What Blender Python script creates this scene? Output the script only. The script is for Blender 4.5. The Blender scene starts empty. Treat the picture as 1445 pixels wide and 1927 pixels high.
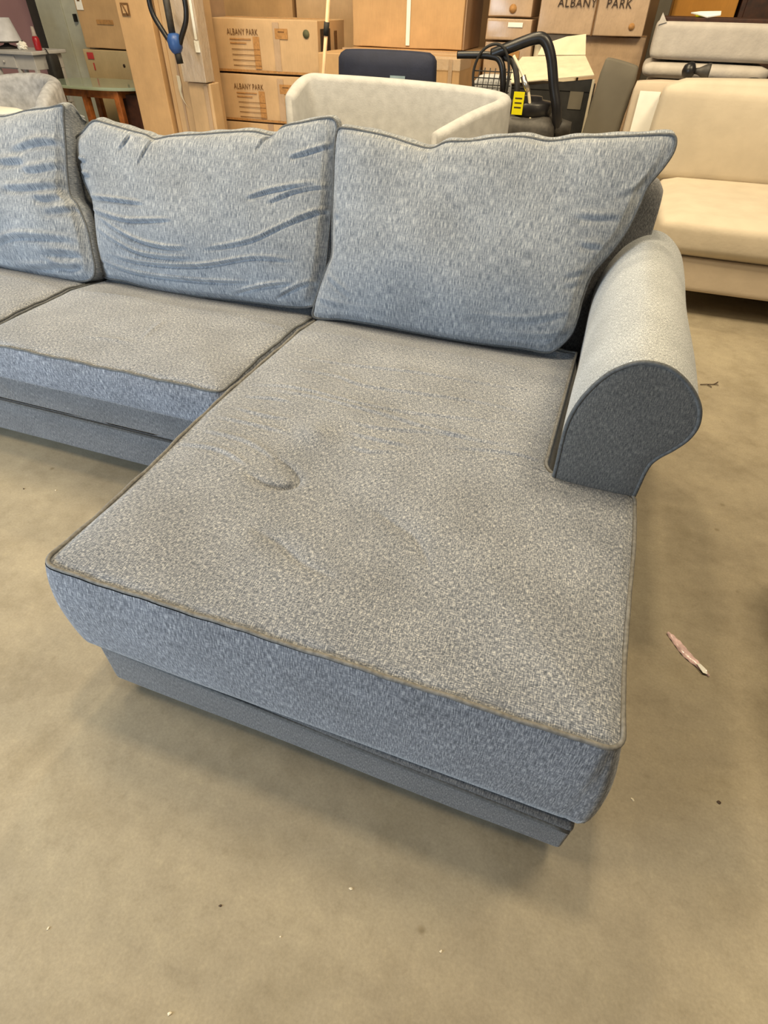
import bpy, bmesh, math, random
import numpy as np
from mathutils import Vector, Matrix

random.seed(7)
rng = np.random.default_rng(7)
scn = bpy.context.scene
COL = scn.collection
PI = math.pi

# ---------------------------------------------------------------- camera, world, lights, exposure
def camera():
    cd = bpy.data.cameras.new('camera')
    cd.sensor_fit = 'HORIZONTAL'
    cd.sensor_width = 36.0
    cd.lens = 36.0 * 1059.44 / 1445.0
    cd.clip_start = 0.02
    p, r, y = math.radians(42.443), math.radians(1.1576), math.radians(-18.894)
    fwd = Vector((math.sin(y)*math.cos(p), math.cos(y)*math.cos(p), -math.sin(p)))
    right = Vector((math.cos(y), -math.sin(y), 0))
    up = right.cross(fwd)
    r2 = right*math.cos(r) + up*math.sin(r)
    u2 = -right*math.sin(r) + up*math.cos(r)
    m = Matrix((r2, u2, -fwd)).transposed().to_4x4()
    m.translation = Vector((0.8999, -0.4964, 1.3157))
    co = bpy.data.objects.new('camera', cd)
    COL.objects.link(co)
    co.matrix_world = m
    scn.camera = co
camera()

W = bpy.data.worlds.new('world')
scn.world = W
W.use_nodes = True
W.node_tree.nodes['Background'].inputs[0].default_value = (1.0, 0.90, 0.76, 1)
W.node_tree.nodes['Background'].inputs[1].default_value = 0.14

def area(name, loc, aim, size, power, color, sy=None):
    l = bpy.data.lights.new(name, 'AREA')
    l.shape = 'RECTANGLE'
    l.size = size
    l.size_y = sy or size
    l.energy = power
    l.color = color
    o = bpy.data.objects.new(name, l)
    COL.objects.link(o)
    o.location = loc
    o.rotation_euler = (Vector(aim)-Vector(loc)).to_track_quat('-Z', 'Y').to_euler()
    return o
WARM = (1.0, 0.81, 0.52)
area('ceiling_lamp_over_seat', (0.45, 0.95, 4.6), (0.4, 0.6, 0), 0.30, 62, WARM)
area('ceiling_lamp_rear', (-0.5, 3.9, 4.4), (-0.2, 1.2, 0.3), 0.30, 74, WARM)
area('added_lamp_right', (4.2, -0.5, 3.1), (0.2, 0.2, 0.2), 0.6, 18, WARM)  # unseen lamp, added so that the right floor falls into shadow
area('ceiling_lamp_left', (-2.6, -0.4, 4.4), (-0.6, 0.0, 0.0), 1.2, 84, WARM)
area('ceiling_lamp_far', (-1.6, 2.2, 4.4), (-1.8, 5.4, 0.8), 1.2, 140, WARM)
area('ceiling_lamp_far_right', (2.4, 1.6, 4.2), (1.4, 4.2, 0.6), 0.9, 112, WARM)
area('daylight_door', (-2.15, -1.9, 0.92), (0.4, 0.6, 0.45), 1.3, 112, (0.72, 0.87, 1.0), 1.1)

vs = scn.view_settings
vs.view_transform = 'Standard'
vs.look = 'None'
vs.gamma = 1.0
vs.use_curve_mapping = False
vs.exposure = 0.19

# ---------------------------------------------------------------- materials
def srgb(r, g, b):
    f = lambda c: (c/12.92 if c <= 0.04045 else ((c+0.055)/1.055)**2.4)
    return (f(r/255), f(g/255), f(b/255), 1)

def mul(c, m): return tuple(min(1, v*k) for v, k in zip(c[:3], m))
class NT:
    def __init__(s, name):
        s.m = bpy.data.materials.new(name); s.m.use_nodes = True
        s.t = s.m.node_tree; s.b = s.t.nodes['Principled BSDF']
    def n(s, ty, **k):
        nd = s.t.nodes.new(ty)
        for a, v in k.items():
            if a in nd.inputs: nd.inputs[a].default_value = v
            else: setattr(nd, a, v)
        return nd
    def l(s, a, b): s.t.links.new(a, b)
    def ramp(s, src, stops):
        r = s.n('ShaderNodeValToRGB')
        el = r.color_ramp.elements
        while len(el) < len(stops): el.new(0.5)
        for e, (p, c) in zip(el, stops):
            e.position = p; e.color = c if len(c) == 4 else (*c, 1)
        s.l(src, r.inputs[0]); return r.outputs[0]
    def mix(s, mode, fac, a, b):
        m = s.n('ShaderNodeMix', data_type='RGBA', blend_type=mode)
        for i, v in ((0, fac), (6, a), (7, b)):
            if hasattr(v, 'links'): s.l(v, m.inputs[i])
            else: m.inputs[i].default_value = v
        return m.outputs[2]
    def noise(s, vec, scale, detail=3, rough=0.5, xyz=(1, 1, 1)):
        mp = s.n('ShaderNodeMapping'); mp.inputs['Scale'].default_value = xyz
        s.l(vec, mp.inputs[0])
        nz = s.n('ShaderNodeTexNoise', Scale=scale, Detail=detail, Roughness=rough)
        s.l(mp.outputs[0], nz.inputs['Vector']); return nz.outputs['Fac']
    def bump(s, h, strength, dist):
        b = s.n('ShaderNodeBump', Strength=strength, Distance=dist)
        s.l(h, b.inputs['Height']); s.l(b.outputs[0], s.b.inputs['Normal'])
    def setp(s, **k):
        for a, v in k.items(): s.b.inputs[a.replace('_', ' ')].default_value = v
        return s

def plain(name, c, rough=0.6, metal=0, var=0.06, scale=14, bump=0.0, coat=0.0, trans=0, alpha=1):
    t = NT(name); tc = t.n('ShaderNodeTexCoord').outputs['Object']
    nz = t.noise(tc, scale, 4)
    c = tuple(c)
    lo = tuple(v*(1-var*2) for v in c[:3])+(1,); hi = tuple(min(1, v*(1+var*2)) for v in c[:3])+(1,)
    t.l(t.ramp(nz, [(0.3, lo), (0.7, hi)]), t.b.inputs['Base Color'])
    t.setp(Roughness=rough, Metallic=metal, Coat_Weight=coat, Transmission_Weight=trans, Alpha=alpha)
    if bump: t.bump(t.noise(tc, scale*6, 3), bump, 0.004)
    return t.m

def heather(name, dark, mid, light, stretch=(1, 1), bump=0.35, sheen=0.25, fleck=1.0, cross=.5):
    """woven cloth: thread noise along both directions of a uv map laid out in metres"""
    t = NT(name); uv = t.n('ShaderNodeTexCoord').outputs['UV']
    a = t.noise(uv, 1, 2, 0.6, (620*fleck*stretch[0], 130*fleck*stretch[1], 1))
    b = t.noise(uv, 1, 2, 0.6, (140*fleck*stretch[0], 620*fleck*stretch[1], 1))
    big = t.noise(uv, 7, 4)
    m = t.n('ShaderNodeMath', operation='MULTIPLY'); t.l(a, m.inputs[0]); m.inputs[1].default_value = 1-cross
    h = t.n('ShaderNodeMath', operation='MULTIPLY_ADD'); t.l(b, h.inputs[0]); h.inputs[1].default_value = cross; t.l(m.outputs[0], h.inputs[2])
    col = t.ramp(h.outputs[0], [(0.37, dark), (0.50, mid), (0.63, light)])
    bg = t.ramp(big, [(0.3, (0.86, 0.86, 0.86)), (0.7, (1.1, 1.1, 1.1))])
    t.l(t.mix('MULTIPLY', 1.0, col, bg), t.b.inputs['Base Color'])
    t.setp(Roughness=0.85, Sheen_Weight=sheen, Sheen_Roughness=0.5)
    t.b.inputs['Specular IOR Level'].default_value = 0.25
    t.bump(h.outputs[0], bump, 0.0012)
    return t.m

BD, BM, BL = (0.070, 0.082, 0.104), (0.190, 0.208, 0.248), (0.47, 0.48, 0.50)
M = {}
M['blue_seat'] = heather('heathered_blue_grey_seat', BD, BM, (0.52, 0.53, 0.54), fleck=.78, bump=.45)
M['blue_band'] = heather('heathered_blue_grey_band', (0.062, 0.074, 0.096), (0.165, 0.182, 0.222), (0.40, 0.42, 0.46), stretch=(1, .5), fleck=.8, cross=.3)
M['blue_pillow'] = heather('heathered_blue_grey_pillow', (0.115, 0.135, 0.168), (0.232, 0.256, 0.292), (0.43, 0.45, 0.47), stretch=(1, .42), fleck=.75, cross=.22)
M['blue_arm_lit'] = heather('heathered_blue_grey_arm_lit', (.16, .175, .19), (0.33, 0.355, 0.38), (0.66, 0.68, 0.69))  # same cloth lightened: the stronger light on the arm is in the colour
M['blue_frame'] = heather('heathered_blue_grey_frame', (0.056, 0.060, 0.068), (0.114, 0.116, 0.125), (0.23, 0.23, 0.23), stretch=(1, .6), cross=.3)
M['blue_panel_shaded'] = heather('heathered_blue_grey_arm_panel_shaded', (0.058, 0.060, 0.062), (0.108, 0.108, 0.108), (0.20, 0.195, 0.18), stretch=(1, .6), cross=.3)  # same cloth darkened and warmed: the panel's shade is in the colour
M['welt'] = plain('welt_cord', (0.10, 0.105, 0.11), 0.85, var=.15, scale=160)
M['welt_light'] = plain('welt_cord_pale', (0.17, 0.165, 0.155), 0.85, var=.15, scale=120)
M['white_cloth'] = plain('white_boucle', mul(srgb(222, 214, 190), (.66, .72, .94)), 0.9, var=.05, scale=20, bump=.3)
M['grey_boucle'] = plain('grey_white_boucle', mul(srgb(196, 192, 180), (.85, .92, 1.15)), 0.9, var=.14, scale=18, bump=.5)
M['beige'] = plain('beige_upholstery', mul(srgb(214, 186, 145), (.85, 1.02, 1.4)), 0.9, var=.03, scale=8, bump=.25)
M['beige_frame'] = plain('beige_frame_cloth', mul(srgb(196, 172, 140), (1, 1.12, 1.36)), 0.9, var=.03, scale=8, bump=.25)
M['greige'] = plain('greige_upholstery', mul(srgb(184, 166, 145), (1.12, 1.3, 1.6)), 0.95, var=.05, scale=10, bump=.4)
M['navy'] = plain('navy_upholstery', (0.017, 0.022, 0.048), 0.75, var=.06, bump=.2)
M['charcoal_cloth'] = plain('charcoal_cloth', srgb(104, 98, 86), 0.85, var=.05, scale=5, bump=.15)
M['black_plastic'] = plain('black_plastic', (0.012, 0.011, 0.012), 0.35, var=.2)
M['black_matte'] = plain('black_matte', (0.02, 0.019, 0.018), 0.7, var=.2)
M['dark_rubber'] = plain('dark_rubber', (0.05, 0.045, 0.04), 0.55, var=.2, scale=30)
M['blue_plastic'] = plain('blue_plastic', (0.03, 0.09, 0.30), 0.4)
M['paper'] = plain('white_paper', mul(srgb(252, 250, 235), (1, 1, 1.08)), 0.7, var=.02)
M['cream_board'] = plain('cream_cardboard', mul(srgb(236, 215, 170), (.85, .92, 1.15)), 0.8, var=.04)
M['ink'] = plain('print_ink', srgb(110, 78, 44), 0.8, var=.12, scale=60)
M['ink_dark'] = plain('print_ink_dark', srgb(58, 42, 30), 0.8, var=.12, scale=60)
M['ink_soft'] = plain('faded_print', srgb(176, 130, 78), 0.8, var=.1, scale=60)
M['green_dot'] = plain('green_grey_dot', srgb(92, 92, 66), 0.8)
M['red'] = plain('red_print', srgb(190, 60, 60), 0.6)
M['red_liquid'] = plain('red_bottle_plastic', srgb(165, 35, 45), 0.3)
M['yellow'] = plain('yellow_tag', srgb(235, 225, 10), 0.5, var=.02)
M['pale_blue_tag'] = plain('pale_blue_tag', srgb(150, 175, 190), 0.6)
M['metal_grey'] = plain('grey_painted_steel', srgb(200, 202, 186), 0.5, var=.03)
M['metal_grey_dark'] = plain('dark_grey_steel', srgb(70, 64, 60), 0.5, var=.05)
M['white_paint'] = plain('white_paint', mul(srgb(214, 206, 186), (.85, .92, 1.15)), 0.5, var=.03)
M['white_cord'] = plain('white_cord', srgb(225, 215, 185), 0.6, var=.03)
M['chrome'] = plain('bare_metal', (0.6, 0.56, 0.5), 0.3, metal=1)
M['wood'] = plain('reddish_wood', srgb(150, 88, 44), 0.35, var=.2, scale=20, coat=.3)
M['wood_dark'] = plain('dark_wood', srgb(62, 34, 20), 0.5, var=.2, scale=20)
M['pole_wood'] = plain('pale_pole', srgb(226, 190, 150), 0.4, var=.05)
M['pink_scrap'] = plain('pink_wrapper', srgb(232, 200, 200), 0.22, var=.12, scale=60, coat=.5)
M['chip'] = plain('pale_chip', srgb(225, 214, 190), 0.7)
M['dark_chip'] = plain('dark_chip', srgb(70, 54, 40), 0.7)
M['purple_wall'] = plain('dusty_purple_paint', srgb(214, 168, 172), 0.8, var=.04, scale=2)
M['warm_wall'] = plain('warm_block_wall', srgb(120, 92, 62), 0.85, var=.06, scale=3)
M['lamp_shade'] = plain('lamp_shade_cloth', mul(srgb(230, 225, 212), (.85, .92, 1.15)), 0.7)

def carton_mat(name, c, wrapped=False):
    t = NT(name); tc = t.n('ShaderNodeTexCoord').outputs['Object']
    a = t.noise(tc, 5, 5, .6); g = t.noise(tc, 1, 2, .5, (260, 260, 12))
    c = c[:3]
    base = t.ramp(a, [(0.25, tuple(v*.84 for v in c)), (0.75, tuple(min(1, v*1.1) for v in c))])
    gr = t.ramp(g, [(0.3, (.95, .95, .95)), (0.7, (1.04, 1.04, 1.04))])
    t.l(t.mix('MULTIPLY', 1, base, gr), t.b.inputs['Base Color'])
    t.setp(Roughness=.75)
    if wrapped:
        t.setp(Coat_Weight=.55, Coat_Roughness=.16)
        w = t.noise(tc, 7, 5, .65, (1, 1, .35)); t.bump(w, .55, .03)
    else:
        t.bump(a, .25, .01)
    return t.m
M['carton'] = carton_mat('brown_cardboard', mul(srgb(212, 163, 100), (.88, 1.0, 1.42)))
M['carton_b'] = carton_mat('tan_cardboard', mul(srgb(216, 172, 112), (.88, 1.0, 1.42)))
M['carton_c'] = carton_mat('dull_cardboard', mul(srgb(188, 150, 105), (.88, 1.0, 1.42)))
M['carton_y'] = carton_mat('yellowish_cardboard', mul(srgb(205, 172, 112), (.88, 1.0, 1.42)))
M['carton_o'] = carton_mat('orange_cardboard', mul(srgb(205, 135, 45), (.88, 1.0, 1.42)))
M['carton_w'] = carton_mat('film_wrapped_cardboard', mul(srgb(198, 160, 112), (.88, 1.0, 1.42)), True)

def film():
    t = NT('stretch_film'); tc = t.n('ShaderNodeTexCoord').outputs['Object']
    t.b.inputs['Base Color'].default_value = (.9, .85, .75, 1)
    t.setp(Roughness=.12, Alpha=.28, Coat_Weight=.6)
    t.bump(t.noise(tc, 30, 4, .6, (1, 1, .3)), .9, .02)
    return t.m
M['film'] = film()
def glass():
    t = NT('green_edge_glass'); t.b.inputs['Base Color'].default_value = (.62, .74, .60, 1)
    t.setp(Roughness=.08, Transmission_Weight=.55, IOR=1.45)
    return t.m
M['glass'] = glass()

def concrete():
    t = NT('worn_concrete'); tc = t.n('ShaderNodeTexCoord').outputs['Object']
    big = t.noise(tc, .9, 6, .62); mid = t.noise(tc, 6, 6, .65); fine = t.noise(tc, 160, 3, .6)
    base = t.ramp(big, [(0.30, mul(srgb(154, 137, 108), (.80, .88, 1.06))), (0.5, mul(srgb(170, 152, 120), (.80, .88, 1.06))), (0.72, mul(srgb(182, 164, 130), (.80, .88, 1.06)))])
    m1 = t.ramp(mid, [(0.3, (.84, .83, .80)), (0.5, (1, 1, 1)), (0.75, (1.10, 1.10, 1.08))])
    scuff = t.noise(tc, 28, 7, .72)
    m3 = t.ramp(scuff, [(0.30, (.86, .85, .83)), (0.46, (.98, .98, .98)), (0.56, (1.0, 1.0, 1.0)), (0.72, (1.14, 1.14, 1.12))])
    m2 = t.ramp(fine, [(0.3, (.90, .90, .90)), (0.7, (1.07, 1.07, 1.07))])
    c = t.mix('MULTIPLY', 1, base, m1); c = t.mix('MULTIPLY', 1, c, m2); c = t.mix('MULTIPLY', 1, c, m3)
    # small pits and stains
    v = t.n('ShaderNodeTexVoronoi', Scale=9.0, Randomness=1.0); t.l(tc, v.inputs['Vector'])
    sp = t.ramp(v.outputs['Distance'], [(0.0, (.55, .50, .42)), (0.055, (.72, .69, .62)), (0.10, (1, 1, 1))])
    gate = t.ramp(t.noise(tc, 3.1, 3), [(0.52, (0, 0, 0)), (0.62, (1, 1, 1))])
    c2 = t.mix('MULTIPLY', 1, c, sp)
    c = t.mix('MIX', gate, c, c2)
    # faint streaks and scratches
    st = t.noise(tc, 2.2, 5, .65, (2.0, 3.0, 1.0))
    c = t.mix('MULTIPLY', .8, c, t.ramp(st, [(0.36, (.88, .87, .85)), (0.5, (1, 1, 1)), (0.70, (1.08, 1.08, 1.07))]))
    t.l(c, t.b.inputs['Base Color'])
    t.l(t.ramp(mid, [(0.3, (.45,)*3), (0.7, (.68,)*3)]), t.b.inputs['Roughness'])
    t.b.inputs['Specular IOR Level'].default_value = .35
    t.bump(mid, .12, .01)
    return t.m
M['concrete'] = concrete()

# ---------------------------------------------------------------- mesh helpers
def link(name, me, mat=None, parent=None, loc=None, rz=None):
    o = bpy.data.objects.new(name, me)
    COL.objects.link(o)
    if mat is not None: me.materials.append(M[mat] if isinstance(mat, str) else mat)
    if parent is not None: o.parent = parent
    if loc is not None: o.location = loc
    if rz is not None: o.rotation_euler = (0, 0, rz)
    return o
def pyd(name, v, f, mat=None, parent=None, uv=None, smooth=True):
    me = bpy.data.meshes.new(name)
    me.from_pydata([tuple(map(float, p)) for p in v], [], [tuple(map(int, q)) for q in f])
    if uv is not None:
        L = me.uv_layers.new(name='UVMap')
        vi = np.empty(len(me.loops), dtype=np.int32); me.loops.foreach_get('vertex_index', vi)
        L.data.foreach_set('uv', np.asarray(uv, dtype=np.float32)[vi].ravel())
    if smooth: me.polygons.foreach_set('use_smooth', [True]*len(me.polygons))
    me.update()
    return link(name, me, mat, parent)
def boxuv(me):
    L = me.uv_layers.new(name='UVMap') if not me.uv_layers else me.uv_layers[0]
    for p in me.polygons:
        n = p.normal; ax = max(range(3), key=lambda i: abs(n[i]))
        for li in p.loop_indices:
            c = me.vertices[me.loops[li].vertex_index].co
            L.data[li].uv = (c.y, c.z) if ax == 0 else ((c.x, c.z) if ax == 1 else (c.x, c.y))
def bbox(name, x0, x1, y0, y1, z0, z1, mat, parent=None, bev=.006, seg=2, jit=0.0, sub=0, smooth=True):
    bm = bmesh.new()
    bmesh.ops.create_cube(bm, size=1)
    for v in bm.verts:
        v.co = Vector((x0+(v.co.x+.5)*(x1-x0), y0+(v.co.y+.5)*(y1-y0), z0+(v.co.z+.5)*(z1-z0)))
    if sub:
        bmesh.ops.subdivide_edges(bm, edges=bm.edges[:], cuts=sub, use_grid_fill=True)
    if bev:
        es = [e for e in bm.edges if len(e.link_faces) == 2 and e.calc_face_angle() > 1]
        bmesh.ops.bevel(bm, geom=es, offset=bev, segments=seg, affect='EDGES', profile=.5)
    if jit:
        for v in bm.verts:
            s = math.sin(v.co.x*9.1+v.co.z*7.3)*math.cos(v.co.y*8.7+v.co.z*5.1)
            v.co += Vector((s, -s*.8, s*.5))*jit + Vector([random.uniform(-.15, .15)*jit for _ in range(3)])
    me = bpy.data.meshes.new(name); bm.to_mesh(me); bm.free()
    if smooth and bev: me.polygons.foreach_set('use_smooth', [True]*len(me.polygons))
    boxuv(me)
    o = link(name, me, mat, parent)
    if smooth and bev:
        m = o.modifiers.new('wn', 'WEIGHTED_NORMAL'); m.keep_sharp = True
    return o
def slab(name, x0, x1, y0, y1, z0, z1, mat, parent=None, r=.05, puff=.02, n=22):
    """soft upholstered block: rounded box whose faces bulge"""
    bm = bmesh.new(); bmesh.ops.create_cube(bm, size=2)
    bmesh.ops.subdivide_edges(bm, edges=bm.edges[:], cuts=n, use_grid_fill=True)
    hx, hy, hz = (x1-x0)/2, (y1-y0)/2, (z1-z0)/2
    cx, cy, cz = (x1+x0)/2, (y1+y0)/2, (z1+z0)/2
    r = min(r, hx*.95, hy*.95, hz*.95)
    for v in bm.verts:
        p = Vector((v.co.x*hx, v.co.y*hy, v.co.z*hz))
        q = Vector([max(-h+r, min(h-r, c)) for c, h in zip(p, (hx, hy, hz))])
        d = p-q
        if d.length > 1e-9: p = q+d.normalized()*r
        k = Vector((1-v.co.x**2, 1-v.co.y**2, 1-v.co.z**2))
        p.x += math.copysign(puff*max(0, k.y*k.z)**.6, v.co.x) if abs(v.co.x) > .98 else 0
        p.y += math.copysign(puff*max(0, k.x*k.z)**.6, v.co.y) if abs(v.co.y) > .98 else 0
        p.z += math.copysign(puff*max(0, k.x*k.y)**.6, v.co.z) if abs(v.co.z) > .98 else 0
        v.co = p+Vector((cx, cy, cz))
    me = bpy.data.meshes.new(name); bm.to_mesh(me); bm.free()
    me.polygons.foreach_set('use_smooth', [True]*len(me.polygons))
    boxuv(me)
    return link(name, me, mat, parent)
def crom(pts, per=8, closed=False):
    P = [np.array(p, float) for p in pts]; n = len(P); out = []
    rngi = range(n) if closed else range(n-1)
    for i in rngi:
        if closed: a, b, c, d = P[i-1], P[i], P[(i+1) % n], P[(i+2) % n]
        else: a, b, c, d = P[max(i-1, 0)], P[i], P[i+1], P[min(i+2, n-1)]
        for k in range(per):
            t = k/per
            out.append(.5*((2*b)+(-a+c)*t+(2*a-5*b+4*c-d)*t*t+(-a+3*b-3*c+d)*t**3))
    if not closed: out.append(P[-1])
    return np.array(out)
def resample(P, n, closed=False):
    P = np.asarray(P)
    if closed: P = np.vstack([P, P[:1]])
    s = np.r_[0, np.cumsum(np.linalg.norm(np.diff(P, axis=0), axis=1))]
    t = np.linspace(0, s[-1], n+1)[:-1] if closed else np.linspace(0, s[-1], n)
    return np.stack([np.interp(t, s, P[:, i]) for i in range(P.shape[1])], 1)
def tube(name, pts, r, mat, parent=None, sides=8, closed=False, caps=True):
    P = [Vector(tuple(map(float, p))) for p in pts]; n = len(P)
    R = list(r) if hasattr(r, '__len__') else [r]*n
    V, F = [], []
    prev = None
    for i in range(n):
        a = P[i-1] if (i > 0 or closed) else P[i]; b = P[(i+1) % n] if (i < n-1 or closed) else P[i]
        t = (b-a).normalized() if (b-a).length > 1e-9 else Vector((0, 0, 1))
        if prev is None:
            u = t.orthogonal().normalized()
        else:
            u = prev-t*prev.dot(t); u = u.normalized() if u.length > 1e-6 else t.orthogonal().normalized()
        prev = u; w = t.cross(u)
        for k in range(sides):
            an = 2*PI*k/sides
            V.append(P[i]+(u*math.cos(an)+w*math.sin(an))*R[i])
    m = n if closed else n-1
    for i in range(m):
        for k in range(sides):
            j = (i+1) % n
            F.append((i*sides+k, i*sides+(k+1) % sides, j*sides+(k+1) % sides, j*sides+k))
    if not closed and caps:
        F.append(tuple(range(sides))[::-1]); F.append(tuple((n-1)*sides+k for k in range(sides)))
    return pyd(name, V, F, mat, parent)
def lathe(name, prof, mat, parent=None, n=28, loc=(0, 0, 0), axis='z'):
    V, F = [], []
    for r, z in prof:
        for k in range(n):
            a = 2*PI*k/n
            p = (r*math.cos(a), r*math.sin(a), z)
            if axis == 'x': p = (p[2], p[0], p[1])
            if axis == 'y': p = (p[0], p[2], p[1])
            V.append((p[0]+loc[0], p[1]+loc[1], p[2]+loc[2]))
    for i in range(len(prof)-1):
        for k in range(n):
            F.append((i*n+k, i*n+(k+1) % n, (i+1)*n+(k+1) % n, (i+1)*n+k))
    F.append(tuple(range(n))[::-1]); F.append(tuple((len(prof)-1)*n+k for k in range(n)))
    return pyd(name, V, F, mat, parent)
def sheet(name, pts, mat, parent=None, th=.004, uvs=False):
    """thin solid plate through the given outline (3D points in order)"""
    P = [Vector(p) for p in pts]
    nr = Vector((0, 0, 0))
    for i in range(len(P)):
        nr += P[i].cross(P[(i+1) % len(P)])
    nr.normalize(); n = len(P)
    V = [p for p in P]+[p-nr*th for p in P]
    F = [tuple(range(n)), tuple(range(2*n-1, n-1, -1))]+[(i, n+i, n+(i+1) % n, (i+1) % n) for i in range(n)]
    return pyd(name, V, F, mat, parent, smooth=False)
def thing(name, label, cat, loc=(0, 0, 0), rz=0, group=None):
    o = bpy.data.objects.new(name, None); COL.objects.link(o)
    o.location = loc; o.rotation_euler = (0, 0, rz); o.empty_display_size = .1
    return tag(o, label, cat, group)
def tag(o, label, cat, group=None):
    o['label'] = label; o['category'] = cat
    if group: o['group'] = group
    return o
def text(s, size, parent, loc, mat='ink', rz=0, flat=False, name='printed_lettering', xs=1.0):
    cu = bpy.data.curves.new(name, 'FONT'); cu.body = s; cu.size = size; cu.extrude = .0006
    cu.align_x = 'LEFT'; cu.space_character = 1.12
    tmp = bpy.data.objects.new('tmp', cu); COL.objects.link(tmp)
    dg = bpy.context.evaluated_depsgraph_get()
    me = bpy.data.meshes.new_from_object(tmp.evaluated_get(dg))
    bpy.data.objects.remove(tmp); me.name = name
    me.materials.clear()
    o = link(name, me, mat, parent)
    o.location = loc; o.rotation_euler = (0 if flat else PI/2, 0, rz); o.scale = (xs, 1, 1)
    return o
def creased(P2, creases, amp, wid):
    """signed offset from soft creases: P2 (n,2) points, creases polylines in the same plane"""
    out = np.zeros(len(P2))
    for c in creases:
        a_, w_ = amp, wid
        if isinstance(c, tuple): c, a_, w_ = c
        C = crom(c, 5); best = np.full(len(P2), 9.0); tt = np.zeros(len(P2))
        m = len(C)-1
        for i in range(m):
            a, b = C[i], C[i+1]; d = b-a; L2 = max(d@d, 1e-12)
            t = np.clip(((P2-a)@d)/L2, 0, 1)
            dist = np.linalg.norm(P2-(a+t[:, None]*d), axis=1)
            k = dist < best; best[k] = dist[k]; tt[k] = (i+t[k])/m
        taper = np.clip(np.sin(np.clip(tt, .02, .98)*PI), 0, 1)**.7
        out += a_*np.exp(-(best/w_)**2)*taper
    return out
# outlines and creases of the cushions, metres in the sofa frame
MID = [(-0.954,0.961),(-0.894,0.957),(-0.788,0.942),(-0.725,0.935),(-0.684,0.924),(-0.622,0.936),(-0.481,0.951),(-0.375,0.963),(-0.281,0.97),(-0.206,0.964),(-0.172,0.991),(-0.101,1.006),(-0.033,1.02),(0.003,1.022),(0.021,1.004),(0.023,0.969),(0.017,0.943),(0.017,0.891),(0.024,0.824),(0.023,0.754),(0.021,0.683),(0.019,0.609),(0.006,0.547),(-0.014,0.489),(-0.028,0.473),(-0.106,0.461),(-0.31,0.454),(-0.525,0.443),(-0.705,0.441),(-0.843,0.454),(-0.95,0.458),(-0.969,0.512),(-0.971,0.612),(-0.979,0.707),(-1.018,0.782),(-1.039,0.849),(-1.042,0.901),(-1.007,0.925)]
RIGHT = [(0.031,0.997),(0.066,1.003),(0.121,0.999),(0.209,0.99),(0.287,0.976),(0.35,0.97),(0.397,0.989),(0.468,0.995),(0.553,1.01),(0.629,1.016),(0.706,1.011),(0.784,1.024),(0.878,1.032),(0.953,1.04),(1.004,1.045),(1.034,1.045),(1.045,1.029),(1.044,1.004),(1.029,0.97),(1.004,0.927),(0.995,0.878),(0.981,0.82),(0.956,0.766),(0.922,0.71),(0.91,0.677),(0.904,0.621),(0.904,0.573),(0.896,0.522),(0.862,0.474),(0.829,0.46),(0.753,0.461),(0.618,0.454),(0.478,0.453),(0.353,0.455),(0.213,0.458),(0.102,0.456),(0.001,0.447),(-0.005,0.483),(0.009,0.54),(0.031,0.605),(0.048,0.651),(0.041,0.735),(0.033,0.84),(0.027,0.941)]
LEFT = [(-1.336,0.959),(-1.203,0.984),(-1.1,0.998),(-1.034,1.009),(-1.034,0.981),(-1.036,0.895),(-1.037,0.753),(-1.002,0.71),(-0.964,0.635),(-0.949,0.555),(-0.942,0.515),(-0.952,0.476),(-1.002,0.453),(-1.118,0.447),(-1.281,0.445),(-1.435,0.453)]
MIDC = [[(-0.961,0.717),(-0.825,0.717),(-0.693,0.716)],[(-0.965,0.677),(-0.784,0.658),(-0.684,0.664),(-0.565,0.676)],[(-0.898,0.651),(-0.742,0.603),(-0.61,0.589),(-0.502,0.596)],[(-0.924,0.616),(-0.745,0.562),(-0.611,0.556),(-0.492,0.566)],[(-0.884,0.534),(-0.701,0.526),(-0.46,0.545),(-0.234,0.595),(-0.087,0.604)],[(-0.945,0.51),(-0.748,0.487),(-0.47,0.496),(-0.261,0.515)],[(-0.332,0.472),(-0.19,0.514),(-0.091,0.534)],[(-0.157,0.478),(-0.062,0.53),(-0.005,0.549)],[(-0.418,0.602),(-0.237,0.648),(-0.105,0.713),(0.002,0.763)],[(-0.262,0.771),(-0.168,0.804),(-0.015,0.838)],[(-0.185,0.764),(-0.094,0.807),(0.013,0.833)],[(-0.124,0.9),(-0.058,0.921),(0.01,0.946)],[(-0.72,0.835),(-0.696,0.888),(-0.684,0.924)],[(-0.096,0.722),(-0.034,0.749),(0.019,0.768)],[(-1.034,0.789),(-0.954,0.787)],[(-1.04,0.834),(-0.973,0.831)],[(-0.814,0.872),(-0.785,0.91),(-0.778,0.939)],[(-0.25,0.911),(-0.233,0.946),(-0.206,0.961)]]
RIGHTC = [[(0.823,0.823),(0.897,0.828),(0.952,0.837)],[(0.838,0.669),(0.878,0.685),(0.91,0.693)],[(0.845,0.642),(0.885,0.659),(0.913,0.682)],[(0.564,0.525),(0.753,0.539),(0.88,0.578)],[(0.007,0.503),(0.098,0.493),(0.262,0.492)],[(0.044,0.58),(0.102,0.552),(0.149,0.531)],[(0.858,0.756),(0.925,0.759)],[(0.353,0.926),(0.351,0.948),(0.35,0.97)],[(0.995,0.944),(0.977,0.911),(0.923,0.879)],[(0.047,0.76),(0.08,0.747)],[(0.67,0.488),(0.81,0.496),(0.878,0.519)]]
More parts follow.
